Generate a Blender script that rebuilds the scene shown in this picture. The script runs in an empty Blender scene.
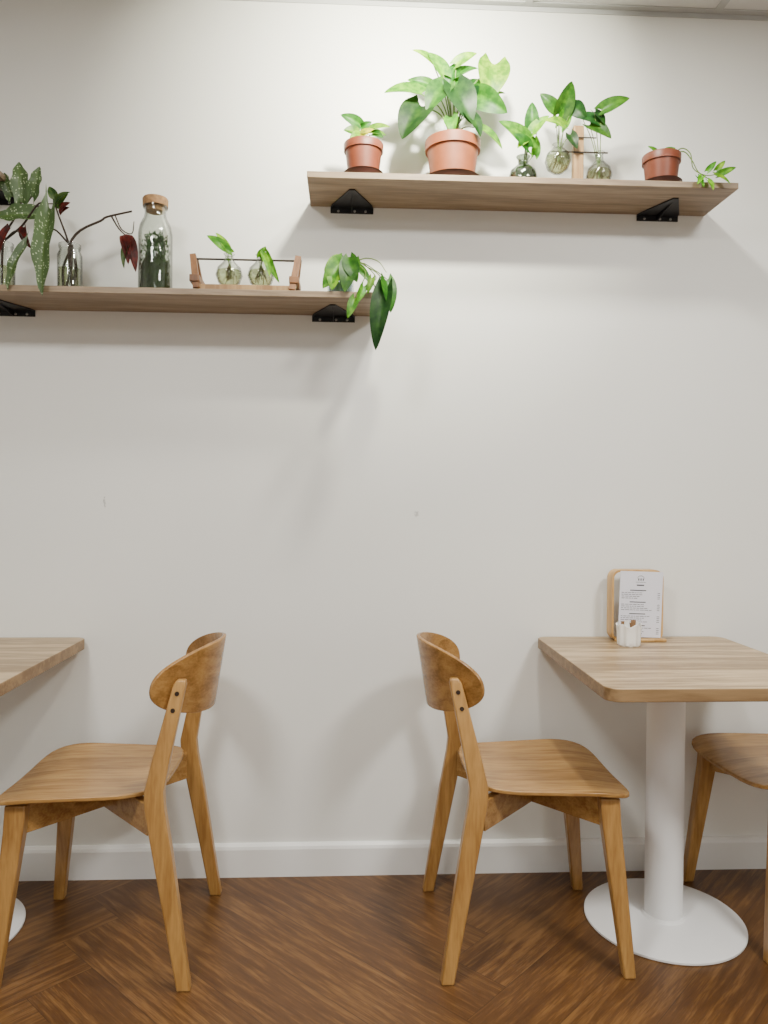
import bpy, bmesh, math, random
from mathutils import Vector, Matrix
random.seed(7)
scene = bpy.context.scene
COL = scene.collection
def rad(a): return math.radians(a)

# ------------------------------------------------------------------ materials
def newmat(name):
    m = bpy.data.materials.new(name); m.use_nodes = True
    nt = m.node_tree
    return m, nt, nt.nodes["Principled BSDF"]
def plain(name, col, rough=.5, metal=0.0, bump=0.0, bscale=60, var=0.0):
    m, nt, b = newmat(name)
    b.inputs["Base Color"].default_value = (*col, 1); b.inputs["Roughness"].default_value = rough
    b.inputs["Metallic"].default_value = metal
    tc = nt.nodes.new("ShaderNodeTexCoord")
    n = nt.nodes.new("ShaderNodeTexNoise"); n.inputs["Scale"].default_value = bscale; n.inputs["Detail"].default_value = 4
    nt.links.new(tc.outputs["Object"], n.inputs["Vector"])
    if var > 0:
        r = nt.nodes.new("ShaderNodeValToRGB")
        r.color_ramp.elements[0].position = .3; r.color_ramp.elements[1].position = .7
        r.color_ramp.elements[0].color = (*[c*(1-var) for c in col], 1)
        r.color_ramp.elements[1].color = (*[min(1, c*(1+var)) for c in col], 1)
        nt.links.new(n.outputs["Fac"], r.inputs["Fac"]); nt.links.new(r.outputs["Color"], b.inputs["Base Color"])
    if bump > 0:
        bp = nt.nodes.new("ShaderNodeBump"); bp.inputs["Strength"].default_value = bump; bp.inputs["Distance"].default_value = .002
        nt.links.new(n.outputs["Fac"], bp.inputs["Height"]); nt.links.new(bp.outputs["Normal"], b.inputs["Normal"])
    return m
def wood(name, cd, cl, axis='X', rough=.4, s=1.0, coord="Object", contrast=.15):
    m, nt, b = newmat(name)
    L = nt.links.new
    tc = nt.nodes.new("ShaderNodeTexCoord")
    mp = nt.nodes.new("ShaderNodeMapping")
    sc = {'X': (1.6, 18, 18), 'Y': (18, 1.6, 18), 'Z': (18, 18, 1.6)}[axis]
    mp.inputs["Scale"].default_value = [v*s for v in sc]
    L(tc.outputs[coord], mp.inputs["Vector"])
    n1 = nt.nodes.new("ShaderNodeTexNoise"); n1.inputs["Scale"].default_value = 1.0; n1.inputs["Detail"].default_value = 6; n1.inputs["Distortion"].default_value = .9
    L(mp.outputs[0], n1.inputs["Vector"])
    mp2 = nt.nodes.new("ShaderNodeMapping"); mp2.inputs["Scale"].default_value = [v*s*7 for v in sc]
    L(tc.outputs[coord], mp2.inputs["Vector"])
    n2 = nt.nodes.new("ShaderNodeTexNoise"); n2.inputs["Scale"].default_value = 1.0; n2.inputs["Detail"].default_value = 3
    L(mp2.outputs[0], n2.inputs["Vector"])
    mx = nt.nodes.new("ShaderNodeMath"); mx.operation = 'MULTIPLY_ADD'
    L(n2.outputs["Fac"], mx.inputs[0]); mx.inputs[1].default_value = .5
    sub = nt.nodes.new("ShaderNodeMath"); sub.operation = 'SUBTRACT'
    L(n1.outputs["Fac"], sub.inputs[0]); sub.inputs[1].default_value = .25
    L(sub.outputs[0], mx.inputs[2])
    r = nt.nodes.new("ShaderNodeValToRGB")
    r.color_ramp.elements[0].position = .5-contrast; r.color_ramp.elements[1].position = .5+contrast
    r.color_ramp.elements[0].color = (*cd, 1); r.color_ramp.elements[1].color = (*cl, 1)
    L(mx.outputs[0], r.inputs["Fac"]); L(r.outputs["Color"], b.inputs["Base Color"])
    b.inputs["Roughness"].default_value = rough
    bp = nt.nodes.new("ShaderNodeBump"); bp.inputs["Strength"].default_value = .1; bp.inputs["Distance"].default_value = .001
    L(mx.outputs[0], bp.inputs["Height"]); L(bp.outputs["Normal"], b.inputs["Normal"])
    return m

M_CHAIR_X = wood("chair_oak_seat", (.25, .122, .032), (.46, .26, .084), 'X', .27, 1.7, contrast=.2)
M_CHAIR_Y = wood("chair_oak_back", (.20, .092, .022), (.38, .20, .060), 'Y', .27, 1.7, contrast=.2)
M_CHAIR_Z = wood("chair_oak_leg", (.27, .13, .034), (.45, .25, .078), 'Z', .34, 1.6, contrast=.2)
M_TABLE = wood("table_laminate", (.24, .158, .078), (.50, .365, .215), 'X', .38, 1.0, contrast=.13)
M_TEDGE_SHADED = wood("table_edge_shaded", (.18, .105, .045), (.30, .19, .09), 'X', .45, 1.0)  # table wood darkened in its colour to imitate the shaded edge
M_SHELF = wood("shelf_laminate", (.19, .13, .078), (.34, .25, .16), 'X', .45, 1.0)
M_STAND = wood("stand_wood", (.10, .040, .015), (.24, .11, .045), 'Z', .5)
M_STANDL = wood("stand_wood_light", (.24, .13, .05), (.40, .25, .11), 'Z', .5)
M_PLY = wood("menu_holder_ply", (.46, .26, .085), (.64, .40, .16), 'Z', .4)
M_WHITE = plain("white_powder_coat", (.82, .82, .82), .35, bump=.05, bscale=300)
M_CERAM = plain("white_ceramic", (.84, .83, .80), .25)
M_BLACK = plain("black_steel", (.006, .007, .010), .45, bump=.05, bscale=200)
M_SCREW = plain("screw_steel", (.35, .34, .33), .35, metal=.8)
M_DARKSCREW = plain("dark_screw", (.03, .018, .012), .4)
M_TERRA = plain("terracotta", (.28, .083, .032), .5, bump=.1, var=.14, bscale=25)
M_TERRAD = plain("terracotta_dark", (.19, .048, .022), .45, var=.14, bscale=25)
M_SAUCER = plain("saucer", (.05, .014, .010), .45)
M_SOIL = plain("soil", (.03, .02, .012), .95, bump=1.0, bscale=120, var=.5)
M_CORK = plain("cork", (.32, .18, .08), .8, bump=.5, var=.3, bscale=90)
M_MOSS = plain("moss", (.016, .032, .006), .9, bump=1.0, var=.6, bscale=70)
M_STEM = plain("green_stem", (.10, .17, .025), .5, var=.2)
M_TWIG = plain("brown_stem", (.035, .020, .012), .6, var=.3)
M_RAIL = plain("thin_metal_rod", (.05, .04, .035), .4, metal=.3)
M_PAPER = plain("menu_paper", (.74, .74, .83), .35)
M_INK = plain("ink", (.03, .03, .04), .6)
M_SUGAR = plain("brown_sachet", (.24, .13, .055), .6, var=.3)
M_BASEB = plain("baseboard_paint", (.82, .82, .81), .35)
M_ROOT = plain("roots", (.10, .07, .035), .7)
M_GRAVEL = plain("pale_gravel", (.50, .58, .58), .7, bump=.6, var=.3, bscale=100)

def leafmat():
    m, nt, b = newmat("leaf_green"); L = nt.links.new
    a = nt.nodes.new("ShaderNodeAttribute"); a.attribute_name = "Col"
    tc = nt.nodes.new("ShaderNodeTexCoord")
    n = nt.nodes.new("ShaderNodeTexNoise"); n.inputs["Scale"].default_value = 55; n.inputs["Detail"].default_value = 5
    L(tc.outputs["Object"], n.inputs["Vector"])
    r = nt.nodes.new("ShaderNodeValToRGB"); r.color_ramp.elements[0].position = .40; r.color_ramp.elements[1].position = .66
    r.color_ramp.elements[0].color = (.55, .72, .7, 1); r.color_ramp.elements[1].color = (1.8, 1.45, 1.2, 1)
    L(n.outputs["Fac"], r.inputs["Fac"])
    mx = nt.nodes.new("ShaderNodeMix"); mx.data_type = 'RGBA'; mx.blend_type = 'MULTIPLY'; mx.inputs[0].default_value = 1
    L(a.outputs["Color"], mx.inputs[6]); L(r.outputs["Color"], mx.inputs[7])
    L(mx.outputs[2], b.inputs["Base Color"]); b.inputs["Roughness"].default_value = .42
    b.inputs["Specular IOR Level"].default_value = .3
    tr = nt.nodes.new("ShaderNodeBsdfTranslucent"); L(mx.outputs[2], tr.inputs["Color"])
    ms = nt.nodes.new("ShaderNodeMixShader"); ms.inputs[0].default_value = .3
    L(b.outputs[0], ms.inputs[1]); L(tr.outputs[0], ms.inputs[2])
    L(ms.outputs[0], nt.nodes["Material Output"].inputs["Surface"])
    return m
M_LEAF = leafmat()
def begoniamat():
    m, nt, b = newmat("spotted_leaf"); L = nt.links.new
    a = nt.nodes.new("ShaderNodeAttribute"); a.attribute_name = "Col"
    tc = nt.nodes.new("ShaderNodeTexCoord")
    v = nt.nodes.new("ShaderNodeTexVoronoi"); v.inputs["Scale"].default_value = 140; v.inputs["Randomness"].default_value = .55
    L(tc.outputs["UV"], v.inputs["Vector"])
    lt = nt.nodes.new("ShaderNodeMath"); lt.operation = 'LESS_THAN'; lt.inputs[1].default_value = .28
    L(v.outputs["Distance"], lt.inputs[0])
    mx = nt.nodes.new("ShaderNodeMix"); mx.data_type = 'RGBA'
    L(lt.outputs[0], mx.inputs[0]); L(a.outputs["Color"], mx.inputs[6]); mx.inputs[7].default_value = (.32, .40, .22, 1)
    L(mx.outputs[2], b.inputs["Base Color"]); b.inputs["Roughness"].default_value = .45
    return m
M_BEG = begoniamat()
def glassmat(name, tint, gloss=.12, edge=.32, rim=.35):
    m, nt, b = newmat(name); L = nt.links.new
    t = nt.nodes.new("ShaderNodeBsdfTransparent")
    g = nt.nodes.new("ShaderNodeBsdfGlossy"); g.inputs["Roughness"].default_value = .04
    lw = nt.nodes.new("ShaderNodeLayerWeight"); lw.inputs["Blend"].default_value = .3
    cr = nt.nodes.new("ShaderNodeValToRGB"); cr.color_ramp.elements[0].position = .25; cr.color_ramp.elements[1].position = .95
    cr.color_ramp.elements[0].color = (*tint, 1); cr.color_ramp.elements[1].color = (*[c*rim for c in tint], 1)
    L(lw.outputs["Facing"], cr.inputs["Fac"]); L(cr.outputs["Color"], t.inputs["Color"])
    ad = nt.nodes.new("ShaderNodeMath"); ad.operation = 'MULTIPLY_ADD'; ad.inputs[1].default_value = edge; ad.inputs[2].default_value = gloss*.25
    L(lw.outputs["Facing"], ad.inputs[0])
    ms = nt.nodes.new("ShaderNodeMixShader"); L(ad.outputs[0], ms.inputs[0]); L(t.outputs[0], ms.inputs[1]); L(g.outputs[0], ms.inputs[2])
    L(ms.outputs[0], nt.nodes["Material Output"].inputs["Surface"])
    return m
M_GLASS = glassmat("clear_glass", (.92, .94, .92), rim=.28)
M_GLASSD = glassmat("dark_green_glass", (.50, .56, .50), .5, .4, .3)
M_GLASSB = glassmat("blue_glass", (.86, .93, .95), .3, .25, .7)
M_WATER = glassmat("water", (.80, .82, .66), .05, .08, .6)

def wallmat(marks=()):
    m, nt, b = newmat("wall_paint"); L = nt.links.new
    tc = nt.nodes.new("ShaderNodeTexCoord")
    n = nt.nodes.new("ShaderNodeTexNoise"); n.inputs["Scale"].default_value = 1.3; n.inputs["Detail"].default_value = 5
    L(tc.outputs["Object"], n.inputs["Vector"])
    r = nt.nodes.new("ShaderNodeValToRGB"); r.color_ramp.elements[0].position = .3; r.color_ramp.elements[1].position = .7
    r.color_ramp.elements[0].color = (.785, .785, .755, 1); r.color_ramp.elements[1].color = (.83, .83, .80, 1)
    L(n.outputs["Fac"], r.inputs["Fac"]); col = r.outputs["Color"]
    n2 = nt.nodes.new("ShaderNodeTexNoise"); n2.inputs["Scale"].default_value = 180; n2.inputs["Detail"].default_value = 3
    L(tc.outputs["Object"], n2.inputs["Vector"])
    for (cx, cz, wx, wz) in marks:
        s = nt.nodes.new("ShaderNodeVectorMath"); s.operation = 'SUBTRACT'; L(tc.outputs["Object"], s.inputs[0]); s.inputs[1].default_value = (cx, 0, cz)
        sc = nt.nodes.new("ShaderNodeVectorMath"); sc.operation = 'MULTIPLY'; L(s.outputs[0], sc.inputs[0]); sc.inputs[1].default_value = (1/wx, 0, 1/wz)
        ln = nt.nodes.new("ShaderNodeVectorMath"); ln.operation = 'LENGTH'; L(sc.outputs[0], ln.inputs[0])
        a1 = nt.nodes.new("ShaderNodeMath"); a1.operation = 'MULTIPLY_ADD'; L(n2.outputs["Fac"], a1.inputs[0]); a1.inputs[1].default_value = 2.4; L(ln.outputs["Value"], a1.inputs[2])
        lt = nt.nodes.new("ShaderNodeMath"); lt.operation = 'LESS_THAN'; L(a1.outputs[0], lt.inputs[0]); lt.inputs[1].default_value = 1.75
        fm = nt.nodes.new("ShaderNodeMath"); fm.operation = 'MULTIPLY'; L(lt.outputs[0], fm.inputs[0]); fm.inputs[1].default_value = .5
        mx = nt.nodes.new("ShaderNodeMix"); mx.data_type = 'RGBA'; L(fm.outputs[0], mx.inputs[0]); L(col, mx.inputs[6]); mx.inputs[7].default_value = (.25, .24, .23, 1)
        col = mx.outputs[2]
    L(col, b.inputs["Base Color"])
    b.inputs["Roughness"].default_value = .5
    bp = nt.nodes.new("ShaderNodeBump"); bp.inputs["Strength"].default_value = .06; bp.inputs["Distance"].default_value = .001
    L(n2.outputs["Fac"], bp.inputs["Height"]); L(bp.outputs["Normal"], b.inputs["Normal"])
    return m
M_WALL = wallmat([(-.745, 1.16, .006, .028), (.215, 1.13, .010, .014)])
M_CEIL = plain("ceiling_tile", (.72, .72, .71), .8, bump=.3, bscale=150)
M_TRIM = plain("ceiling_metal_trim", (.50, .51, .51), .4)

def floormat():
    m, nt, b = newmat("herringbone_planks"); L = nt.links.new
    uv = nt.nodes.new("ShaderNodeTexCoord")
    a = nt.nodes.new("ShaderNodeAttribute"); a.attribute_name = "Col"
    vm = nt.nodes.new("ShaderNodeVectorMath"); vm.operation = 'MULTIPLY_ADD'
    vm.inputs[1].default_value = (9, 9, 9)
    L(a.outputs["Color"], vm.inputs[0]); L(uv.outputs["UV"], vm.inputs[2])
    def nz(scale, det, dist):
        mp = nt.nodes.new("ShaderNodeMapping"); mp.inputs["Scale"].default_value = scale; L(vm.outputs[0], mp.inputs["Vector"])
        n = nt.nodes.new("ShaderNodeTexNoise"); n.inputs["Scale"].default_value = 1; n.inputs["Detail"].default_value = det; n.inputs["Distortion"].default_value = dist
        L(mp.outputs[0], n.inputs["Vector"]); return n
    n = nz((5, 60, 1), 9, .5); nf = nz((22, 320, 1), 4, .2)
    sp = nt.nodes.new("ShaderNodeSeparateColor"); L(a.outputs["Color"], sp.inputs[0])
    ad = nt.nodes.new("ShaderNodeMath"); ad.operation = 'MULTIPLY_ADD'; ad.inputs[1].default_value = .09
    L(sp.outputs[0], ad.inputs[0]); L(n.outputs["Fac"], ad.inputs[2])
    ad2 = nt.nodes.new("ShaderNodeMath"); ad2.operation = 'MULTIPLY_ADD'; ad2.inputs[1].default_value = .5
    L(nf.outputs["Fac"], ad2.inputs[0]); L(ad.outputs[0], ad2.inputs[2])
    r = nt.nodes.new("ShaderNodeValToRGB")
    e = r.color_ramp.elements; e[0].position = .42; e[1].position = 1.14
    e[0].color = (.050, .019, .0055, 1); e[1].color = (.185, .088, .027, 1)
    k = e.new(.78); k.color = (.100, .0425, .012, 1)
    L(ad2.outputs[0], r.inputs["Fac"])
    j = nt.nodes.new("ShaderNodeUVMap"); j.uv_map = "Edge"
    sx = nt.nodes.new("ShaderNodeSeparateXYZ"); L(j.outputs[0], sx.inputs[0])
    def edge(sock, half):
        q = nt.nodes.new("ShaderNodeMath"); q.operation = 'ABSOLUTE'; L(sock, q.inputs[0])
        g = nt.nodes.new("ShaderNodeMath"); g.operation = 'GREATER_THAN'; g.inputs[1].default_value = half-.0010; L(q.outputs[0], g.inputs[0]); return g
    g1 = edge(sx.outputs[0], PL/2); g2 = edge(sx.outputs[1], PW/2)
    mxm = nt.nodes.new("ShaderNodeMath"); mxm.operation = 'MAXIMUM'; L(g1.outputs[0], mxm.inputs[0]); L(g2.outputs[0], mxm.inputs[1])
    mm = nt.nodes.new("ShaderNodeMath"); mm.operation = 'MULTIPLY'; L(mxm.outputs[0], mm.inputs[0]); mm.inputs[1].default_value = .6
    mx = nt.nodes.new("ShaderNodeMix"); mx.data_type = 'RGBA'
    L(mm.outputs[0], mx.inputs[0]); L(r.outputs["Color"], mx.inputs[6]); mx.inputs[7].default_value = (.022, .009, .004, 1)
    L(mx.outputs[2], b.inputs["Base Color"]); b.inputs["Roughness"].default_value = .38
    b.inputs["Specular IOR Level"].default_value = .45
    bp = nt.nodes.new("ShaderNodeBump"); bp.inputs["Strength"].default_value = .1; bp.inputs["Distance"].default_value = .001
    L(n.outputs["Fac"], bp.inputs["Height"]); L(bp.outputs["Normal"], b.inputs["Normal"])
    return m
PW, PN = .16, 9
PL = PW*PN
M_FLOOR = floormat()

# ------------------------------------------------------------------ helpers
def finish(bm, name, mat, parent=None, smooth=True, loc=(0, 0, 0), bevel=0, autos=True):
    bmesh.ops.recalc_face_normals(bm, faces=bm.faces)
    me = bpy.data.meshes.new(name); bm.to_mesh(me); bm.free()
    for m in (mat if isinstance(mat, (list, tuple)) else [mat]): me.materials.append(m)
    if smooth:
        me.polygons.foreach_set("use_smooth", [True]*len(me.polygons))
        if autos:
            try: me.set_sharp_from_angle(angle=rad(38))
            except Exception: pass
    ob = bpy.data.objects.new(name, me); COL.objects.link(ob); ob.location = loc
    if parent: ob.parent = parent
    if bevel:
        md = ob.modifiers.new("bevel", 'BEVEL'); md.width = bevel; md.segments = 3; md.limit_method = 'ANGLE'; md.angle_limit = rad(40)
    return ob
def thing(name, loc, label, cat, rotz=0, group=None):
    e = bpy.data.objects.new(name, None); COL.objects.link(e); e.location = loc; e.rotation_euler = (0, 0, rotz)
    e.empty_display_size = .05
    e["label"] = label; e["category"] = cat
    if group: e["group"] = group
    return e
def box(bm, x0, x1, y0, y1, z0, z1):
    vs = [bm.verts.new((x, y, z)) for z in (z0, z1) for y in (y0, y1) for x in (x0, x1)]
    for f in ((0, 1, 3, 2), (4, 6, 7, 5), (0, 4, 5, 1), (2, 3, 7, 6), (0, 2, 6, 4), (1, 5, 7, 3)):
        bm.faces.new([vs[i] for i in f])
def lathe(bm, prof, c=(0, 0, 0), seg=40):
    rings = []
    for r, z in prof:
        if r < 1e-6: rings.append([bm.verts.new((c[0], c[1], c[2]+z))])
        else:
            rings.append([bm.verts.new((c[0]+r*math.cos(2*math.pi*i/seg), c[1]+r*math.sin(2*math.pi*i/seg), c[2]+z)) for i in range(seg)])
    for a, b in zip(rings, rings[1:]):
        for i in range(seg):
            j = (i+1) % seg
            if len(a) == 1 and len(b) == 1: continue
            if len(a) == 1: bm.faces.new((a[0], b[i], b[j]))
            elif len(b) == 1: bm.faces.new((a[i], b[0], a[j]))
            else: bm.faces.new((a[i], a[j], b[j], b[i]))
def catmull(pts, n=6):
    P = [Vector(p) for p in pts]
    if len(P) < 3: return [P[0].lerp(P[-1], i/n) for i in range(n+1)]
    Q = [P[0]*2-P[1]]+P+[P[-1]*2-P[-2]]; out = []
    for i in range(1, len(Q)-2):
        for k in range(n):
            t = k/n; a, b, c, d = Q[i-1:i+3]
            out.append(.5*((2*b)+(c-a)*t+(2*a-5*b+4*c-d)*t*t+(3*b-a-3*c+d)*t**3))
    out.append(P[-1]); return out
def tube(bm, pts, r0, r1=None, seg=8, n=6, smooth=True):
    r1 = r0 if r1 is None else r1
    C = catmull(pts, n) if smooth else [Vector(p) for p in pts]
    prev = None; rings = []
    for i, p in enumerate(C):
        t = (C[min(i+1, len(C)-1)]-C[max(i-1, 0)]).normalized()
        if prev is None:
            prev = t.orthogonal().normalized()
        prev = (prev-t*prev.dot(t)).normalized(); q = t.cross(prev)
        r = r0+(r1-r0)*i/(len(C)-1)
        rings.append([bm.verts.new(p+(prev*math.cos(2*math.pi*k/seg)+q*math.sin(2*math.pi*k/seg))*r) for k in range(seg)])
    for a, b in zip(rings, rings[1:]):
        for k in range(seg):
            bm.faces.new((a[k], a[(k+1) % seg], b[(k+1) % seg], b[k]))
    bm.faces.new(rings[0][::-1]); bm.faces.new(rings[-1])
def loft(bm, secs):
    rings = []
    for cx, cy, z, wx, wy in secs:
        rings.append([bm.verts.new((cx+sx*wx/2, cy+sy*wy/2, z)) for sx, sy in ((-1, -1), (1, -1), (1, 1), (-1, 1))])
    for a, b in zip(rings, rings[1:]):
        for k in range(4): bm.faces.new((a[k], a[(k+1) % 4], b[(k+1) % 4], b[k]))
    bm.faces.new(rings[0][::-1]); bm.faces.new(rings[-1])
def dup(root, loc, rotz, label=None):
    r = root.copy(); COL.objects.link(r); r.location = loc; r.rotation_euler = (0, 0, rotz)
    if label: r["label"] = label
    for c in [o for o in root.children]:
        k = c.copy(); COL.objects.link(k); k.parent = r
        for c2 in c.children:
            k2 = c2.copy(); COL.objects.link(k2); k2.parent = k
    return r

# ------------------------------------------------------------------ room
RX0, RX1, RY0, CZ = -3.2, 3.4, -5.0, 2.715
def slab(name, mat, b):
    bm = bmesh.new(); box(bm, *b); o = finish(bm, name, mat, smooth=False); o["kind"] = "structure"; return o
slab("wall_north", M_WALL, (RX0, RX1, 0, .12, 0, CZ))
slab("wall_south", M_WALL, (RX0, RX1, RY0-.12, RY0, 0, CZ))
slab("wall_west", M_WALL, (RX0-.12, RX0, RY0-.12, .12, 0, CZ))
slab("wall_east", M_WALL, (RX1, RX1+.12, RY0-.12, .12, 0, CZ))
slab("ceiling", M_CEIL, (RX0-.12, RX1+.12, RY0-.12, .12, CZ, CZ+.1))
bm = bmesh.new()
prof = [(0, 0), (-.016, 0), (-.016, .085), (-.013, .094), (-.006, .100), (0, .101)]
a = [bm.verts.new((RX0, y, z)) for y, z in prof]; b = [bm.verts.new((RX1, y, z)) for y, z in prof]
for i in range(len(prof)):
    j = (i+1) % len(prof); bm.faces.new((a[i], a[j], b[j], b[i]))
bm.faces.new(a); bm.faces.new(b[::-1])
o = finish(bm, "baseboard_north", M_BASEB, smooth=False); o["kind"] = "structure"
bm = bmesh.new(); box(bm, RX0, RX1, -.024, 0, CZ-.004, CZ); box(bm, RX0, RX1, -.003, 0, CZ-.018, CZ-.004)
o = finish(bm, "trim_1", M_TRIM, smooth=False); o["kind"] = "structure"
k = 2
for i in range(-6, 4):
    x = 1.15+.6*i
    if RX0 < x < RX1:
        bm = bmesh.new(); box(bm, x-.012, x+.012, RY0, -.024, CZ-.004, CZ)
        o = finish(bm, "trim_%d" % k, M_TRIM, smooth=False); o["kind"] = "structure"; k += 1
bm = bmesh.new()
cl = bm.loops.layers.float_color.new("Col"); uvl = bm.loops.layers.uv.new("UVMap"); el = bm.loops.layers.uv.new("Edge")
ca = math.cos(rad(45)); sa = math.sin(rad(45))
def rot(x, y): return (x*ca-y*sa, x*sa+y*ca)
def plank(x, y, w, h, horiz):
    cs = [(x, y), (x+w, y), (x+w, y+h), (x, y+h)]
    R = [rot(px*PW+.35, py*PW-.2) for px, py in cs]
    cx = sum(p[0] for p in R)/4; cy = sum(p[1] for p in R)/4
    if not (RX0-.9 < cx < RX1+.9 and RY0-.9 < cy < .9): return
    vs = [bm.verts.new((p[0], p[1], 0)) for p in R]
    f = bm.faces.new(vs); c = (random.random(), random.random(), random.random(), 1)
    for l, (qx, qy) in zip(f.loops, cs):
        lx, ly = (qx-x-w/2)*PW, (qy-y-h/2)*PW
        if not horiz: lx, ly = ly, lx
        l[cl] = c; l[uvl].uv = (lx, ly); l[el].uv = (lx, ly)
for i in range(-100, 101):
    for j in range(-15, 16):
        ox, oy = i+PN*j, i-PN*j
        plank(ox, oy, PN, 1, True); plank(ox+PN, oy+1-PN, 1, PN, False)
for co, no in (((RX0, 0, 0), (-1, 0, 0)), ((RX1, 0, 0), (1, 0, 0)), ((0, RY0, 0), (0, -1, 0)), ((0, 0, 0), (0, 1, 0))):
    bmesh.ops.bisect_plane(bm, geom=bm.verts[:]+bm.edges[:]+bm.faces[:], plane_co=co, plane_no=no, clear_outer=True)
for f in bm.faces:
    if f.normal.z < 0: f.normal_flip()
me = bpy.data.meshes.new("floor"); bm.to_mesh(me); bm.free(); me.materials.append(M_FLOOR)
o = bpy.data.objects.new("floor", me); COL.objects.link(o); o["kind"] = "structure"

# ------------------------------------------------------------------ chair (front = +X)
def make_chair(loc, rotz, label):
    root = thing("dining_chair", loc, label, "chair", rotz, "oak cafe chairs along the wall")
    bm = bmesh.new()
    def seatz(x, y):
        z = .446
        z += .010*(abs(y)/.2)**2
        z -= .014*max(0, (x-.13)/.13)**2
        z += .010*max(0, (-.02-x)/.12)**2
        return z
    NR, NS = 12, 80; th = .011
    def pt(r, k):
        a = 2*math.pi*k/NS; n = 5.5
        c, s = math.cos(a), math.sin(a)
        q = (abs(c)**n+abs(s)**n)**(-1/n)
        x = .058+.202*q*c*r
        t = (x+.145)/.40
        hw = .178+.045*max(0, min(1, t))**.8
        return x, hw*q*s*r
    for side in (0, 1):
        rings = []
        for i in range(NR+1):
            r = i/NR
            if i == 0:
                x, y = pt(0, 0); rings.append([bm.verts.new((x, y, seatz(x, y)-side*th))])
            else:
                rings.append([bm.verts.new((*pt(r, k), seatz(*pt(r, k))-side*th)) for k in range(NS)])
        for k in range(NS): bm.faces.new((rings[0][0], rings[1][k], rings[1][(k+1) % NS]))
        for a, b in zip(rings[1:], rings[2:]):
            for k in range(NS): bm.faces.new((a[k], b[k], b[(k+1) % NS], a[(k+1) % NS]))
        if side == 0: top = rings[-1]
        else: bot = rings[-1]
    for k in range(NS): bm.faces.new((top[k], bot[k], bot[(k+1) % NS], top[(k+1) % NS]))
    finish(bm, "seat", M_CHAIR_X, root, bevel=.003)
    bm = bmesh.new(); zc, hh, hl, bt = .714, .092, .212, .010
    def bp(r, k, off):
        a = 2*math.pi*k/NS; n = 2.3
        c, s = math.cos(a), math.sin(a)
        q = (abs(c)**n+abs(s)**n)**(-1/n)
        y = hl*q*c*r; dz = hh*q*s*r
        x = -.260+.126*(y/.21)**2-.16*dz
        nx = 1; ny = -2*.126*y/.21**2; l = math.hypot(nx, ny)
        return (x+off*nx/l, y+off*ny/l, zc+dz+off*.2)
    for side in (0, 1):
        rings = []
        for i in range(NR+1):
            if i == 0: rings.append([bm.verts.new(bp(0, 0, side*bt))])
            else: rings.append([bm.verts.new(bp(i/NR, k, side*bt)) for k in range(NS)])
        for k in range(NS): bm.faces.new((rings[0][0], rings[1][k], rings[1][(k+1) % NS]))
        for a, b in zip(rings[1:], rings[2:]):
            for k in range(NS): bm.faces.new((a[k], b[k], b[(k+1) % NS], a[(k+1) % NS]))
        if side == 0: top = rings[-1]
        else: bot = rings[-1]
    for k in range(NS): bm.faces.new((top[k], bot[k], bot[(k+1) % NS], top[(k+1) % NS]))
    finish(bm, "backrest", M_CHAIR_Y, root, bevel=.0025)
    for sy in (-1, 1):
        bm = bmesh.new()
        loft(bm, [(-.214, sy*.220, 0, .032, .028), (-.160, sy*.207, .32, .046, .030), (-.140, sy*.202, .43, .048, .030),
                  (-.138, sy*.199, .47, .046, .030), (-.152, sy*.192, .54, .042, .029), (-.194, sy*.180, .722, .030, .026), (-.198, sy*.180, .734, .020, .018)])
        finish(bm, "leg", M_CHAIR_Z, root, bevel=.004)
        bm = bmesh.new()
        loft(bm, [(.238, sy*.212, 0, .030, .028), (.198, sy*.180, .37, .048, .034), (.194, sy*.176, .434, .050, .036)])
        finish(bm, "leg", M_CHAIR_Z, root, bevel=.004)
        for zz in (.662, .702):
            t = (zz-.54)/(.722-.54)
            x = -.152-.042*t; y = sy*(.192-.012*t+.0145-.0015*t)
            bm = bmesh.new()
            bmesh.ops.create_cone(bm, cap_ends=True, segments=16, radius1=.0055, radius2=.0055, depth=.004, matrix=Matrix.Translation((x, y, zz))@Matrix.Rotation(rad(90), 4, 'X'))
            finish(bm, "screw", M_DARKSCREW, root)
        a = Vector((.188, sy*.168, 0)); b = Vector((-.128, -sy*.190, 0)); d = (b-a).normalized(); nrm = Vector((-d.y, d.x, 0))*.011
        bm = bmesh.new(); N = 8; rr = []
        for i in range(N+1):
            p = a.lerp(b, i/N); lo = .358
            hi = .4330-(.0005 if sy > 0 else 0)
            rr.append([bm.verts.new(p-nrm+Vector((0, 0, lo))), bm.verts.new(p+nrm+Vector((0, 0, lo))), bm.verts.new(p+nrm+Vector((0, 0, hi))), bm.verts.new(p-nrm+Vector((0, 0, hi)))])
        for p, q in zip(rr, rr[1:]):
            for k in range(4): bm.faces.new((p[k], p[(k+1) % 4], q[(k+1) % 4], q[k]))
        bm.faces.new(rr[0]); bm.faces.new(rr[-1][::-1])
        finish(bm, "rail", M_CHAIR_X, root, bevel=.002)
    return root
chair = make_chair((.463, -.33, 0), 0, "honey oak chair with curved plywood back facing the pedestal table")
dup(chair, (-.597, -.33, 0), math.pi, "honey oak chair with curved back beside the cut-off table")
dup(chair, (1.310, -.275, 0), math.pi+rad(3.5), "honey oak chair partly hidden behind the pedestal table")

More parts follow.
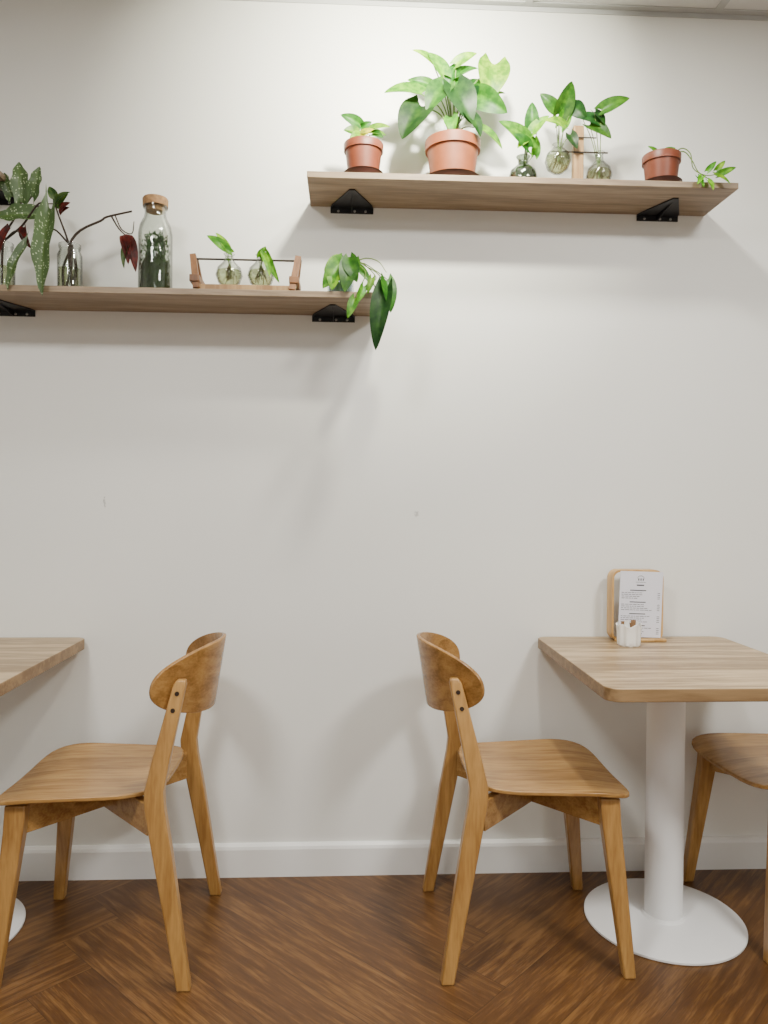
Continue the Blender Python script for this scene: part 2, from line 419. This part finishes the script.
# ------------------------------------------------------------------ tables
def make_table(loc, label, x0, x1):
    root = thing("cafe_table", loc, label, "table", 0, "wood-topped pedestal tables against the wall")
    bm = bmesh.new(); R = .035; y0, y1 = -.377, .291
    out = []
    for cx, cy, a0 in ((x1-R, y1-R, 0), (x0+R, y1-R, 90), (x0+R, y0+R, 180), (x1-R, y0+R, 270)):
        for i in range(9):
            a = rad(a0+i*90/8); out.append((cx+R*math.cos(a), cy+R*math.sin(a)))
    t = [bm.verts.new((x, y, .745)) for x, y in out]; b = [bm.verts.new((x, y, .714)) for x, y in out]
    bm.faces.new(t); bm.faces.new(b[::-1])
    for i in range(len(out)):
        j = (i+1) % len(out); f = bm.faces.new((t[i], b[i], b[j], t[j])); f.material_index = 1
    finish(bm, "table_top", [M_TABLE, M_TEDGE_SHADED], root, bevel=.002)
    bm = bmesh.new(); lathe(bm, [(0, .012), (.051, .012), (.051, .700), (0, .700)], seg=48)
    finish(bm, "column", M_WHITE, root)
    bm = bmesh.new(); box(bm, -.12, .12, -.12, .12, .7, .714); finish(bm, "mounting_plate", M_WHITE, root, bevel=.002)
    bm = bmesh.new(); lathe(bm, [(0, 0), (.212, 0), (.215, .003), (.215, .008), (.210, .012), (.06, .017), (.055, .024), (0, .024)], seg=96)
    finish(bm, "base", M_WHITE, root)
    return root
make_table((.892, -.296, 0), "pale wood pedestal table with white column and round base", -.297, .298)
make_table((-1.092, -.296, 0), "cut-off pale wood table with white round base", -.297, .299)

# ------------------------------------------------------------------ shelves + brackets
def shelf(x0, x1, zb, label):
    c = (x0+x1)/2
    bm = bmesh.new(); box(bm, x0-c, x1-c, -.213, 0, 0, .018)
    o = finish(bm, "wall_shelf", M_SHELF, loc=(c, 0, zb), bevel=.0015)
    o["label"] = label; o["category"] = "shelf"; o["group"] = "wood-effect wall shelves"; return o
ZUB, ZLB = 2.077, 1.742
shelf(-.120, 1.122, ZUB, "pale wood wall shelf holding terracotta pots and green cuttings")
shelf(-1.145, .093, ZLB, "pale wood wall shelf holding jars, corked bottle and cuttings")
shelf(-2.22, -.985, ZUB, "pale wood wall shelf end above the spotted plant")
def make_bracket(loc, label):
    r = thing("shelf_bracket", loc, label, "bracket", 0, "black steel shelf brackets")
    bm = bmesh.new()
    def prism(poly, z0, z1):
        a = [bm.verts.new((x, y, z0)) for x, y in poly]; b = [bm.verts.new((x, y, z1)) for x, y in poly]
        bm.faces.new(a[::-1]); bm.faces.new(b)
        for i in range(len(poly)): j = (i+1) % len(poly); bm.faces.new((a[i], a[j], b[j], b[i]))
    prism([(-.066, -.002), (-.062, -.022), (-.008, -.140), (.008, -.140), (.062, -.022), (.066, -.002)], -.004, 0)
    box(bm, -.066, .066, -.004, 0, -.020, 0)
    v = [bm.verts.new(p) for p in ((-.0015, -.004, -.019), (-.0015, -.004, -.004), (-.0015, -.12, -.004), (.0015, -.004, -.019), (.0015, -.004, -.004), (.0015, -.12, -.004))]
    bm.faces.new(v[:3]); bm.faces.new(v[3:][::-1])
    for i in range(3): j = (i+1) % 3; bm.faces.new((v[i], v[j], v[3+j], v[3+i]))
    finish(bm, "bracket_plate", M_BLACK, r, smooth=False, bevel=.0008)
    for x in (-.042, 0.008, .042):
        bm = bmesh.new(); bmesh.ops.create_uvsphere(bm, u_segments=12, v_segments=8, radius=.0042, matrix=Matrix.Translation((x, -.004, -.013))@Matrix.Diagonal((1, .5, 1, 1)))
        finish(bm, "screw", M_SCREW, r)
    return r
br = make_bracket((.008, 0, ZUB), "black steel bracket with screws under the wooden shelf")
for x, z in ((.970, ZUB), (-.047, ZLB), (-1.018, ZLB), (-1.07, ZUB)):
    dup(br, (x, 0, z), 0)

# ------------------------------------------------------------------ plant building blocks (local unit = 1/341 m)
U = 1/341
def V(x, z, y=0): return Vector((x*U, y*U, z*U))
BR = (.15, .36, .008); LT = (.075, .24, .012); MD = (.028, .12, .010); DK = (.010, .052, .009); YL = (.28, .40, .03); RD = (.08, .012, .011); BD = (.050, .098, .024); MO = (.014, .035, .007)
def leaf(bm, base, tip, w, col, arch=.15, fold=.25, face=None, heart=.14, power=.55, wav=0.0):
    cl = bm.loops.layers.float_color.get("Col") or bm.loops.layers.float_color.new("Col")
    uv = bm.loops.layers.uv.get("UVMap") or bm.loops.layers.uv.new("UVMap")
    d = tip-base; L = d.length; dn = d.normalized()
    face = Vector(face if face else (random.uniform(-.55, .55), -1, random.uniform(-.1, .9)))
    n = (face-dn*face.dot(dn)).normalized(); s = dn.cross(n)
    NL, NW = 14, 8; G = []; ph = random.uniform(0, 6)
    for i in range(NL+1):
        t = i/NL; pr = max(0.0, math.sin(math.pi*t**power))**.72
        row = []
        for j in range(NW+1):
            q = (j/NW)*2-1
            c = base+d*t+n*(arch*L*math.sin(math.pi*t)*.6)
            back = -heart*L*(1-t)**3*abs(q)**1.2*1.6
            ww = w/2*max(pr, (.6*(1-t)**4 if heart > .05 else 0))
            if wav: ww *= 1+wav*math.sin(t*17+ph+(2 if q > 0 else 0))
            p = c+s*(q*ww)+n*(fold*abs(q)*ww)+dn*back*min(1, abs(q)*1.5)
            if wav: p += n*(wav*.5*w*abs(q)*math.sin(t*13+ph))
            row.append((bm.verts.new(p), (q*ww, t*L)))
        G.append(row)
    for i in range(NL):
        for j in range(NW):
            qd = [G[i][j], G[i][j+1], G[i+1][j+1], G[i+1][j]]
            try: f = bm.faces.new([x[0] for x in qd])
            except ValueError: continue
            mid = j in (3, 4)
            for l, x in zip(f.loops, qd):
                l[cl] = (col[0]*(1.25 if mid else 1), col[1]*(1.2 if mid else 1), col[2], 1); l[uv].uv = x[1]
def fin_leaf(bm, parent, mat=None, name="foliage"):
    bmesh.ops.remove_doubles(bm, verts=bm.verts, dist=1e-6)
    me = bpy.data.meshes.new(name); bm.to_mesh(me); bm.free(); me.materials.append(mat or M_LEAF)
    me.polygons.foreach_set("use_smooth", [True]*len(me.polygons))
    ob = bpy.data.objects.new(name, me); COL.objects.link(ob); ob.parent = parent; return ob
def foliage(root, origin, leaves, stemr=.0016, mat=None, stemmat=None, extra=None, sway=0.12):
    bl = bmesh.new(); bs = bmesh.new()
    for lf in leaves:
        bx, bz, tx, tz, w, yb, yt, c = lf[:8]
        o = lf[8] if len(lf) > 8 else origin
        cc = [v*random.uniform(.8, 1.2) for v in c]
        b = V(bx, bz, yb); leaf(bl, b, V(tx, tz, yt), w*U, cc)
        if o is not None:
            o = V(*o); ctrl = o.lerp(b, .5)+Vector((-(b-o).x*sway, 0, abs((b-o).x)*.25+.002))
            tube(bs, [o, ctrl, b], stemr*1.1, stemr*.7, seg=6)
    for e in (extra or []): tube(bs, [V(*p) for p in e], stemr*1.2, stemr*.8, seg=6)
    fin_leaf(bl, root, mat); finish(bs, "stem", stemmat or M_STEM, root)
def pot(root, rt, rb, h, mat, saucer=True, rim=.022):
    s = 0
    if saucer:
        bm = bmesh.new(); lathe(bm, [(0, 0), (rb*1.05, 0), (rb*1.33, .020), (rb*1.37, .020), (rb*1.30, .0205), (rb*1.04, .006), (0, .006)])
        finish(bm, "saucer", M_SAUCER, root); s = .006
    bm = bmesh.new()
    lathe(bm, [(0, s), (rb, s), (rb+(rt*.93-rb)*.98, h-rim), (rt, h-rim), (rt*1.01, h-.002), (rt*.99, h), (rt*.93, h), (rt*.9, h-.02), (rb*.93, s+.01), (0, s+.01)])
    finish(bm, "pot", mat, root)
    bm = bmesh.new(); lathe(bm, [(0, h-.010), (rt*.5, h-.009), (rt*.905, h-.012), (rt*.85, h-.028), (0, h-.028)], seg=32); finish(bm, "soil", M_SOIL, root)
ZU, ZL = ZUB+.018, ZLB+.018

# upper shelf
r = thing("potted_plant", (.040, -.150, ZU), "small terracotta pot with dark saucer and sparse pothos sprigs", "potted plant")
pot(r, .057, .043, .106, M_TERRAD)
foliage(r, (0, 33), [(-4, 56, -23, 63, 12, 0, -4, MD), (-6, 46, -20, 46, 13, -3, -8, LT), (6, 50, 26, 52, 15, 0, -5, BR), (2, 46, 22, 42, 13, -3, -8, LT),
                     (-2, 54, 8, 60, 8, 3, 2, MD), (-3, 42, 10, 48, 10, -5, -8, YL), (8, 44, 19, 38, 10, -6, -12, MD), (-4, 42, -14, 36, 9, -8, -14, BR)])
r = thing("potted_plant", (.303, -.125, ZU), "large terracotta pot with lush bright green pothos on arching stems", "potted plant")
pot(r, .081, .062, .133, M_TERRA, saucer=True, rim=.03)
big = [
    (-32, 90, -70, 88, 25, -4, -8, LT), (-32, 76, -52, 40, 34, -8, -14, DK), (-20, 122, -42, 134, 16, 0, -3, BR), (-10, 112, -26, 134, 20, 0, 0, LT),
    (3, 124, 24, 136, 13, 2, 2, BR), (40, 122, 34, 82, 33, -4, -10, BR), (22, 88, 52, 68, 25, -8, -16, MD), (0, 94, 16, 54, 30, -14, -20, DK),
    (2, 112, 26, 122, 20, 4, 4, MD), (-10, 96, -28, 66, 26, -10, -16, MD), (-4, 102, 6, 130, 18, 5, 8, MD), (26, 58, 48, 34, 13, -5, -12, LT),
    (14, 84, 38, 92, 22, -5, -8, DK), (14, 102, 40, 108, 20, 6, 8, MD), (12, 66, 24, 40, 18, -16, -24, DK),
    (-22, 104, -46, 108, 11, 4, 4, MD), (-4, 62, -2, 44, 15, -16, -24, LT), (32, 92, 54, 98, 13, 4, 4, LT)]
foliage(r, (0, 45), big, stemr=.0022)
r = thing("bud_vase", (.512, -.13, ZU), "small round grey-green glass vase with a pothos cutting", "vase")
bm = bmesh.new(); lathe(bm, [(0, 0), (.024, 0), (.038, .012), (.042, .032), (.037, .052), (.022, .065), (.015, .072), (.015, .084), (.021, .094), (.019, .095), (.013, .085), (.013, .072), (.02, .064), (.035, .051), (.040, .032), (.036, .013), (.02, .004), (0, .004)])
finish(bm, "glass", M_GLASSD, r)
foliage(r, (0, 8), [(4, 38, -28, 60, 26, -6, -14, LT), (8, 58, 8, 86, 15, -2, -2, MD), (8, 54, 24, 70, 14, -5, -8, BR), (0, 44, -10, 32, 9, -10, -18, BR), (12, 36, 14, 56, 11, 4, 4, LT), (2, 36, -14, 46, 14, -12, -18, MD)],
        extra=[[(0, 8), (1, 28), (4, 46), (8, 58, -2)]])
def bulb(bm, c, R, nh):
    p = [(0, -R), (R*.4, -R*.94), (R*.8, -R*.62), (R, -R*.05), (R*.86, R*.5), (R*.5, R*.86), (R*.32, R*1.1), (R*.30, R+nh), (R*.42, R+nh+.004), (R*.38, R+nh+.004), (R*.25, R+nh), (R*.27, R*1.1), (R*.44, R*.84), (R*.8, R*.48), (R*.94, -.05*R), (R*.75, -R*.58), (R*.37, -R*.88), (0, -R*.93)]
    lathe(bm, p, c, seg=32)
def waterblob(bm, c, R):
    lathe(bm, [(0, -R*.9), (R*.36, -R*.84), (R*.72, -R*.55), (R*.9, -.05*R), (R*.88, R*.25), (0, R*.25)], c, seg=28)
def rootset(r, c, R):
    bm = bmesh.new()
    for i in range(16):
        a = random.uniform(0, 6.28); q = random.uniform(.15, .75)*R
        tube(bm, [(c[0], c[1], c[2]+R*.8), (c[0]+q*.6*math.cos(a), c[1]+q*.6*math.sin(a), c[2]+R*.1), (c[0]+q*math.cos(a+.5), c[1]+q*math.sin(a+.5), c[2]-R*random.uniform(.2, .65))], .0011, seg=5)
    finish(bm, "roots", M_ROOT, r)
r = thing("propagation_stand", (.675, -.13, ZU), "upright wooden plant stand with two hanging glass bulbs", "plant stand")
bm = bmesh.new(); box(bm, -.055, .055, -.04, .04, 0, .012); finish(bm, "base", M_STANDL, r, bevel=.002)
bm = bmesh.new(); box(bm, -.0155, .0155, -.012, .012, .012, .186); finish(bm, "post", M_STANDL, r, bevel=.003)
bm = bmesh.new(); tube(bm, [(-.085, -.016, .105), (.085, -.016, .105)], .0024, smooth=False); finish(bm, "crossbar", M_RAIL, r)
bm = bmesh.new(); tube(bm, [(-.04, -.016, .148), (.05, -.016, .148)], .002, smooth=False); finish(bm, "crossbar", M_RAIL, r)
for c, nh in (((-.064, -.016, .078), .006), ((.060, -.016, .039), .024)):
    bm = bmesh.new(); bulb(bm, c, .038, nh); finish(bm, "glass_bulb", M_GLASS, r)
    bm = bmesh.new(); waterblob(bm, c, .038); finish(bm, "water", M_WATER, r)
    rootset(r, c, .038)
foliage(r, (0, 0), [
    (-18, 78, -5, 112, 21, 5, 5, MD, (-21, 26, -5)), (-22, 82, -38, 98, 14, 4, 4, MD, (-21, 26, -5)), (-16, 68, -6, 92, 15, 8, 8, LT, (-21, 26, -5)),
    (-16, 60, -38, 62, 14, -8, -14, BR, (-21, 26, -5)), (6, 76, 26, 60, 18, 6, -6, DK, (21, 12, -5)), (22, 78, 50, 90, 15, -6, -8, MD, (21, 12, -5)),
    (12, 66, 31, 48, 17, 0, -10, MD, (21, 12, -5)), (-2, 88, 10, 74, 16, 8, 4, DK, (-21, 26, -5)), (16, 78, 25, 62, 12, -2, -8, DK, (21, 12, -5)),
    (-10, 52, -4, 36, 11, -8, -12, DK, (-21, 26, -5))], stemr=.0015)
r = thing("potted_plant", (.922, -.145, ZU), "small terracotta pot with pale sprig trailing over shelf edge", "potted plant")
pot(r, .055, .043, .100, M_TERRAD)
foliage(r, (6, 33), [(-4, 36, -16, 42, 7, 0, -4, LT), (2, 38, 12, 40, 6, -2, -6, LT), (46, 6, 62, 12, 7, -26, -30, LT, None), (42, 5, 56, -5, 7, -27, -31, BR, None), (36, 10, 44, 19, 6, -24, -26, LT, None),
                     (30, 4, 23, -6, 6, -26, -31, BR, None), (35, 0, 38, -12, 7, -27, -33, BR, None), (44, 10, 52, 19, 6, -26, -28, BR, None), (26, 4, 30, -8, 6, -25, -30, LT, None)],
        extra=[[(8, 32, -4), (16, 38, -10), (22, 30, -17), (24, 14, -20), (34, 5, -26), (48, 7, -27)], [(6, 32, -4), (18, 35, -10), (23, 22, -19), (28, 10, -22), (38, 0, -27)]])

# lower shelf -----------------------------------------------------------
r = thing("corked_bottle", (-.560, -.13, ZL), "clear corked glass bottle filled with dark green moss", "bottle")
bm = bmesh.new(); R = .048
lathe(bm, [(0, 0), (R*.92, 0), (R, .008), (R, .175), (R*.9, .2), (R*.66, .222), (R*.62, .232), (R*.62, .246), (R*.72, .250), (R*.72, .254), (R*.58, .254), (R*.56, .232), (R*.6, .22), (R*.85, .198), (R*.95, .173), (R*.95, .01), (0, .006)])
finish(bm, "glass", M_GLASS, r)
bm = bmesh.new(); lathe(bm, [(0, .240), (R*.55, .240), (R*.57, .254), (R*.74, .2545), (R*.76, .274), (R*.7, .279), (0, .279)]); finish(bm, "cork", M_CORK, r)
bm = bmesh.new(); lathe(bm, [(0, .008), (R*.88, .011), (R*.88, .03), (R*.88, .05), (R*.88, .07), (R*.84, .09), (R*.6, .11), (0, .125)], seg=32)
for v in bm.verts:
    q = random.uniform(.92, 1.0); v.co.x *= q; v.co.y *= q
    if v.co.z > .02: v.co.z += random.uniform(-.005, .003)
finish(bm, "moss", M_MOSS, r)
bl = bmesh.new()
for i in range(1000):
    a = random.uniform(0, 6.28); q = random.uniform(.35, .92)*R; z = random.uniform(.02, .172)
    if z > .145: q *= .75
    b = Vector((q*math.cos(a), q*math.sin(a), z)); t = b+Vector((random.uniform(-.005, .005), random.uniform(-.005, .005), random.uniform(.002, .012)))
    if math.hypot(t.x, t.y) > .93*R: continue
    leaf(bl, b, t, .0035, random.choice([MO, DK, MD, DK]) if z > .09 else random.choice([MO, MO, DK]))
fin_leaf(bl, r, name="moss_sprigs")
r = thing("propagation_stand", (-.298, -.13, ZL), "low dark wood stand holding two round glass cutting vases", "plant stand")
for sx in (-1, 1):
    for q in (-1, 1):
        bm = bmesh.new(); x = sx*.141
        tube(bm, [(x-sx*.006, q*.042, .010), (x+sx*.010, q*.014, .114)], .0135, .012, seg=4, smooth=False); finish(bm, "slat", M_STAND, r)
    bm = bmesh.new(); box(bm, sx*.141-.014, sx*.141+.014, -.05, .05, .030, .050); finish(bm, "brace", M_STAND, r, bevel=.002)
bm = bmesh.new(); box(bm, -.13, .13, -.045, .045, .0, .024); finish(bm, "base_plank", M_STANDL, r, bevel=.002)
bm = bmesh.new(); tube(bm, [(-.160, 0, .108), (.160, 0, .108)], .0030, smooth=False); finish(bm, "crossbar", M_RAIL, r)
for c in ((-.050, 0, .064), (.042, 0, .064)):
    bm = bmesh.new(); bulb(bm, c, .039, .016); finish(bm, "glass_bulb", M_GLASS, r)
    bm = bmesh.new(); waterblob(bm, c, .039); finish(bm, "water", M_WATER, r)
    rootset(r, c, .039)
foliage(r, (0, 0), [(-20, 46, -38, 58, 11, -4, -6, LT, (-16, 20)), (-18, 46, -30, 62, 8, -2, -3, BR, (-16, 20)), (20, 40, 34, 10, 8, -10, -16, LT, (13, 20)), (18, 38, 25, 16, 7, -12, -17, BR, (13, 20)),
                    (14, 38, 20, 48, 8, -6, -8, LT, (13, 20)), (-14, 42, -22, 46, 7, -4, -6, LT, (-16, 20))], stemr=.0014)
r = thing("potted_plant", (-.024, -.145, ZL), "trailing pothos in pale glass, leaves hanging over shelf end", "potted plant")
bm = bmesh.new(); lathe(bm, [(0, 0), (.034, 0), (.038, .008), (.039, .045), (.036, .053), (.034, .053), (.036, .043), (.035, .010), (0, .006)]); finish(bm, "glass_pot", M_GLASSB, r)
bm = bmesh.new(); lathe(bm, [(0, .008), (.032, .012), (.034, .036), (0, .038)]); finish(bm, "soil", M_GRAVEL, r)
foliage(r, (0, 12), [(2, 30, -17, 2, 20, -15, -24, LT), (10, 30, 4, -2, 20, -18, -27, MD), (0, 34, -16, 20, 14, -10, -18, BR), (6, 34, 20, 32, 9, -6, -10, MD), (-4, 22, -8, 0, 16, -18, -26, BR),
                     (42, 0, 34, -58, 20, -30, -32, DK, None), (44, 10, 48, -22, 16, -28, -32, MD, None), (14, -8, 7, -28, 10, -28, -32, LT, None), (22, 4, 15, -14, 8, -28, -32, LT, None),
                     (18, 24, 30, 6, 8, -20, -26, MD, None), (8, 32, 16, 8, 16, -20, -26, MD), (30, 12, 26, -4, 7, -28, -30, LT, None)],
        extra=[[(0, 12), (10, 32, -14), (26, 24, -22), (38, 14, -27), (42, 0, -30)], [(0, 12), (8, 30, -16), (24, 18, -26), (18, 2, -28), (14, -8, -28)], [(2, 14), (14, 34, -10), (34, 14, -25), (24, 4, -28)],
               [(2, 14), (12, 28, -14), (30, 10, -26), (36, -6, -29), (42, -4, -30), (44, 10, -28)], [(4, 14), (18, 30, -14), (34, 20, -24), (46, 10, -28)], [(6, 26, -12), (22, 34, -16), (36, 30, -22), (44, 18, -27)]], stemr=.0016)
def jar(r, R, h, water=.5):
    bm = bmesh.new(); lathe(bm, [(0, 0), (R*.9, 0), (R, .006), (R, h*.78), (R*.85, h*.86), (R*.82, h*.9), (R*.9, h*.93), (R*.9, h), (R*.84, h), (R*.8, h*.88), (R*.95, h*.77), (R*.95, .01), (0, .005)])
    finish(bm, "glass", M_GLASS, r)
    bm = bmesh.new(); lathe(bm, [(0, .006), (R*.92, .011), (R*.93, h*water), (0, h*water)]); finish(bm, "water", M_WATER, r)
r = thing("glass_jar", (-.803, -.13, ZL), "clear glass jar with a dark twiggy reddish-leaved cutting", "jar")
jar(r, .034, .140)
bl = bmesh.new(); bs = bmesh.new()
tube(bs, [V(3, 4), V(0, 30), V(0, 48), V(10, 62), V(30, 72), V(36, 76), V(60, 82)], .0048, .0028, n=3)
tube(bs, [V(-4, 4), V(2, 30), V(-2, 52), V(-10, 74), V(-16, 92)], .0040, .0020, n=3)
tube(bs, [V(40, 77), V(48, 64, -3), V(56, 56, -4)], .0028, .0016, n=3); tube(bs, [V(44, 77), V(50, 64), V(60, 60), V(62, 72)], .0020, .0014, n=3)
tube(bs, [V(0, 4, 4), V(5, 25, 3), V(2, 48)], .005, .004); tube(bs, [V(-2, 50), V(-14, 62), V(-22, 60)], .0030, .0018); tube(bs, [V(-5, 4, -3), V(-5, 25, -3), V(2, 46)], .0045, .0030)
for q in [(56, 56, 66, 20, 12, -4, -8, RD), (54, 54, 60, 26, 10, -8, -12, RD), (60, 50, 56, 22, 9, -6, -12, BD), (-12, 84, 0, 96, 11, 0, -4, BD), (-14, 92, -20, 104, 9, 0, 0, BD), (-8, 76, 2, 82, 8, -2, -6, RD)]:
    leaf(bl, V(q[0], q[1], q[5]), V(q[2], q[3], q[6]), q[4]*U, q[7], heart=.04, fold=.6)
fin_leaf(bl, r); finish(bs, "stem", M_TWIG, r)
r = thing("glass_jar", (-.995, -.13, ZL), "glass jar with spotted begonia, pale-dotted leaves and red undersides", "jar")
jar(r, .036, .14)
bl = bmesh.new(); bs = bmesh.new(); k = 9
for q in [(10, 88, 7, 128, 17, 2, 2, BD), (20, 94, 27, 124, 12, 2, 2, BD), (48, 72, 43, -11, 19, -26, -32, BD), (28, 74, -10, 68, 18, -6, -10, BD), (26, 38, 10, -6, 12, -26, -30, BD), (0, 94, -8, 118, 12, 2, 4, BD)]:
    leaf(bl, V(q[0]+k, q[1], q[5]), V(q[2]+k, q[3], q[6]), q[4]*U, q[7], heart=.18, power=.75, fold=.45, face=(random.uniform(-.35, .35), -1, .3), wav=.13)
fin_leaf(bl, r, M_BEG)
bl = bmesh.new()
for q in [(6, 58, -4, 20, 13, -14, -18, RD), (18, 60, 26, 38, 11, -12, -16, RD), (46, 86, 60, 96, 11, -4, -8, BD), (50, 80, 60, 86, 8, -4, -8, RD)]:
    leaf(bl, V(q[0]+k, q[1], q[5]), V(q[2]+k, q[3], q[6]), q[4]*U, q[7], heart=.06, fold=.5)
fin_leaf(bl, r)
tube(bs, [V(0, 4), V(2, 50), V(12, 72), V(19, 88)], .0038, .0024); tube(bs, [V(2, 50), V(24, 62, -10), V(44, 80, -20), V(57, 72, -26)], .0034, .0020)
tube(bs, [V(12, 72), V(22, 84), V(29, 94)], .0024, .0016); tube(bs, [V(2, 50), V(22, 54, -18), V(35, 38, -26)], .0024, .0015); tube(bs, [V(40, 77, -18), V(46, 84, -8), V(56, 86, -4)], .0022, .0014)
finish(bs, "stem", M_TWIG, r)

# ------------------------------------------------------------------ menu holder and sugar pot
ZT = .745
r = thing("menu_holder", (.890, -.062, ZT), "bent plywood loop holder displaying a printed white menu", "menu holder")
bm = bmesh.new(); W, H, R, TH = .080, .218, .026, .006
def rr(w, z0, z1, rad_):
    o = []
    for cx, cz, a0 in ((w-rad_, z1-rad_, 0), (-w+rad_, z1-rad_, 90), (-w+rad_, z0+rad_, 180), (w-rad_, z0+rad_, 270)):
        for i in range(7):
            a = rad(a0+15*i); o.append((cx+rad_*math.cos(a), cz+rad_*math.sin(a)))
    return o
O = rr(W, 0, H, R); I = rr(W-TH, TH, H-TH, R-TH)
vo = [[bm.verts.new((x, y, z)) for x, z in P] for P in (O, I) for y in (-.024, .022)]
n = len(O)
for i in range(n):
    j = (i+1) % n
    bm.faces.new((vo[0][i], vo[0][j], vo[1][j], vo[1][i])); bm.faces.new((vo[2][i], vo[3][i], vo[3][j], vo[2][j]))
    bm.faces.new((vo[0][i], vo[2][i], vo[2][j], vo[0][j])); bm.faces.new((vo[1][i], vo[1][j], vo[3][j], vo[3][i]))
finish(bm, "wooden_loop", M_PLY, r)
bm = bmesh.new(); box(bm, -.072, .086, -.040, -.0245, 0, .009); finish(bm, "front_lip", M_PLY, r, bevel=.003)
tilt = Matrix.Rotation(rad(1.8), 4, 'Y')
bm = bmesh.new(); box(bm, -.062, .071, -.0262, -.0247, .0125, .214); bm.transform(tilt); finish(bm, "menu_sheet", M_PAPER, r, smooth=False)
bm = bmesh.new(); yy = -.0264
def line(x0, x1, z, t=.0011): box(bm, x0, x1, yy-.0002, yy, z-t/2, z+t/2)
for i in range(14):
    a = rad(10+160*i/14); a2 = rad(10+160*(i+1)/14)
    x0, z0 = .002+.012*math.cos(a), .188+.012*math.sin(a); x1, z1 = .002+.012*math.cos(a2), .188+.012*math.sin(a2)
    v = [bm.verts.new((x0, yy-.0002, z0)), bm.verts.new((x1, yy-.0002, z1)), bm.verts.new((x1, yy-.0002, z1+.0014)), bm.verts.new((x0, yy-.0002, z0+.0014))]; bm.faces.new(v)
for x in (-.006, .001, .008): box(bm, x, x+.003, yy-.0002, yy, .186, .193)
line(-.014, .018, .181, .0009); line(-.010, .013, .172, .0035)
random.seed(3); z = .156
for blk in range(4):
    line(-.030, .02, z, .0026); z -= .0075
    for i in range(4):
        x = -.056; e = random.uniform(-.01, .045)
        while x < e:
            w = random.uniform(.004, .012); line(x, min(x+w, e+.004), z, .0014); x += w+.0022
        line(.056, .064, z, .0014); z -= .0056
    z -= .006
bm.transform(tilt)
finish(bm, "printed_text", M_INK, r, smooth=False)
random.seed(11)
r = thing("sugar_pot", (.838, -.155, ZT), "white fluted ceramic pot holding brown sugar sachets", "pot")
bm = bmesh.new(); seg = 72; prof = [(0, 0), (.029, 0), (.032, .004), (.0325, .015), (.033, .028), (.0335, .040), (.034, .052), (.036, .062), (.034, .063), (.031, .052), (.029, .006), (0, .006)]
lathe(bm, prof, seg=seg)
for v in bm.verts:
    q = math.hypot(v.co.x, v.co.y); a = math.atan2(v.co.y, v.co.x)
    if q > .0318 and .003 < v.co.z < .0625:
        s = 1+.055*math.cos(9*a); v.co.x *= s; v.co.y *= s
    if v.co.z > .058: v.co.z += .004*math.cos(5*a)
finish(bm, "bowl", M_CERAM, r)
for i in range(9):
    bm = bmesh.new(); x = -.026+.0064*i
    box(bm, -.007, .007, -.0016, .0016, 0, random.uniform(.050, .064))
    o = finish(bm, "sachet", M_CERAM if i % 3 == 1 else M_SUGAR, r, smooth=False, loc=(x*.75, random.uniform(-.014, .012), .018))
    o.rotation_euler = (random.uniform(-.2, .2), random.uniform(-.25, .25), random.uniform(-.8, .8))

# ------------------------------------------------------------------ lights
def area(name, loc, size, power, col, target=None, spread=None):
    l = bpy.data.lights.new(name, 'AREA'); l.shape = 'DISK' if size < .4 else 'SQUARE'; l.size = size; l.energy = power; l.color = col
    o = bpy.data.objects.new(name, l); COL.objects.link(o); o.location = loc
    if target: o.rotation_euler = (Vector(target)-Vector(loc)).to_track_quat('-Z', 'Y').to_euler()
    if spread: l.spread = rad(spread)
    return o
area("ceiling_spotlight", (.25, -.95, 2.68), .12, 20, (1, .97, .78), (.16, 0, 2.42), 85)
area("ceiling_downlight", (.45, -.68, 2.70), .16, 24, (1, .97, .86))
area("panel_or_fill_light", (1.45, -2.1, 2.70), .45, 72, (1, .98, .92))
area("panel_or_fill_light", (-.9, -2.1, 2.70), .45, 52, (1, .98, .92))
area("panel_or_fill_light", (.2, -3.9, 2.70), 1.2, 34, (.98, .99, 1))  # unseen fill behind the camera, added to lift the general light
w = bpy.data.worlds.new("world"); scene.world = w; w.use_nodes = True
w.node_tree.nodes["Background"].inputs[0].default_value = (.9, .95, 1, 1); w.node_tree.nodes["Background"].inputs[1].default_value = .3

# ------------------------------------------------------------------ camera
cam = bpy.data.cameras.new("camera"); co = bpy.data.objects.new("camera", cam); COL.objects.link(co)
cam.sensor_fit = 'VERTICAL'; cam.sensor_height = 36; cam.lens = 760/1024*36; cam.clip_start = .02
M = Matrix.Rotation(rad(-2.75), 4, 'Z')@Matrix.Rotation(rad(90-.9), 4, 'X')@Matrix.Rotation(rad(.4), 4, 'Z')
co.matrix_world = Matrix.Translation((0, -2.37, 1.172))@M
scene.camera = co
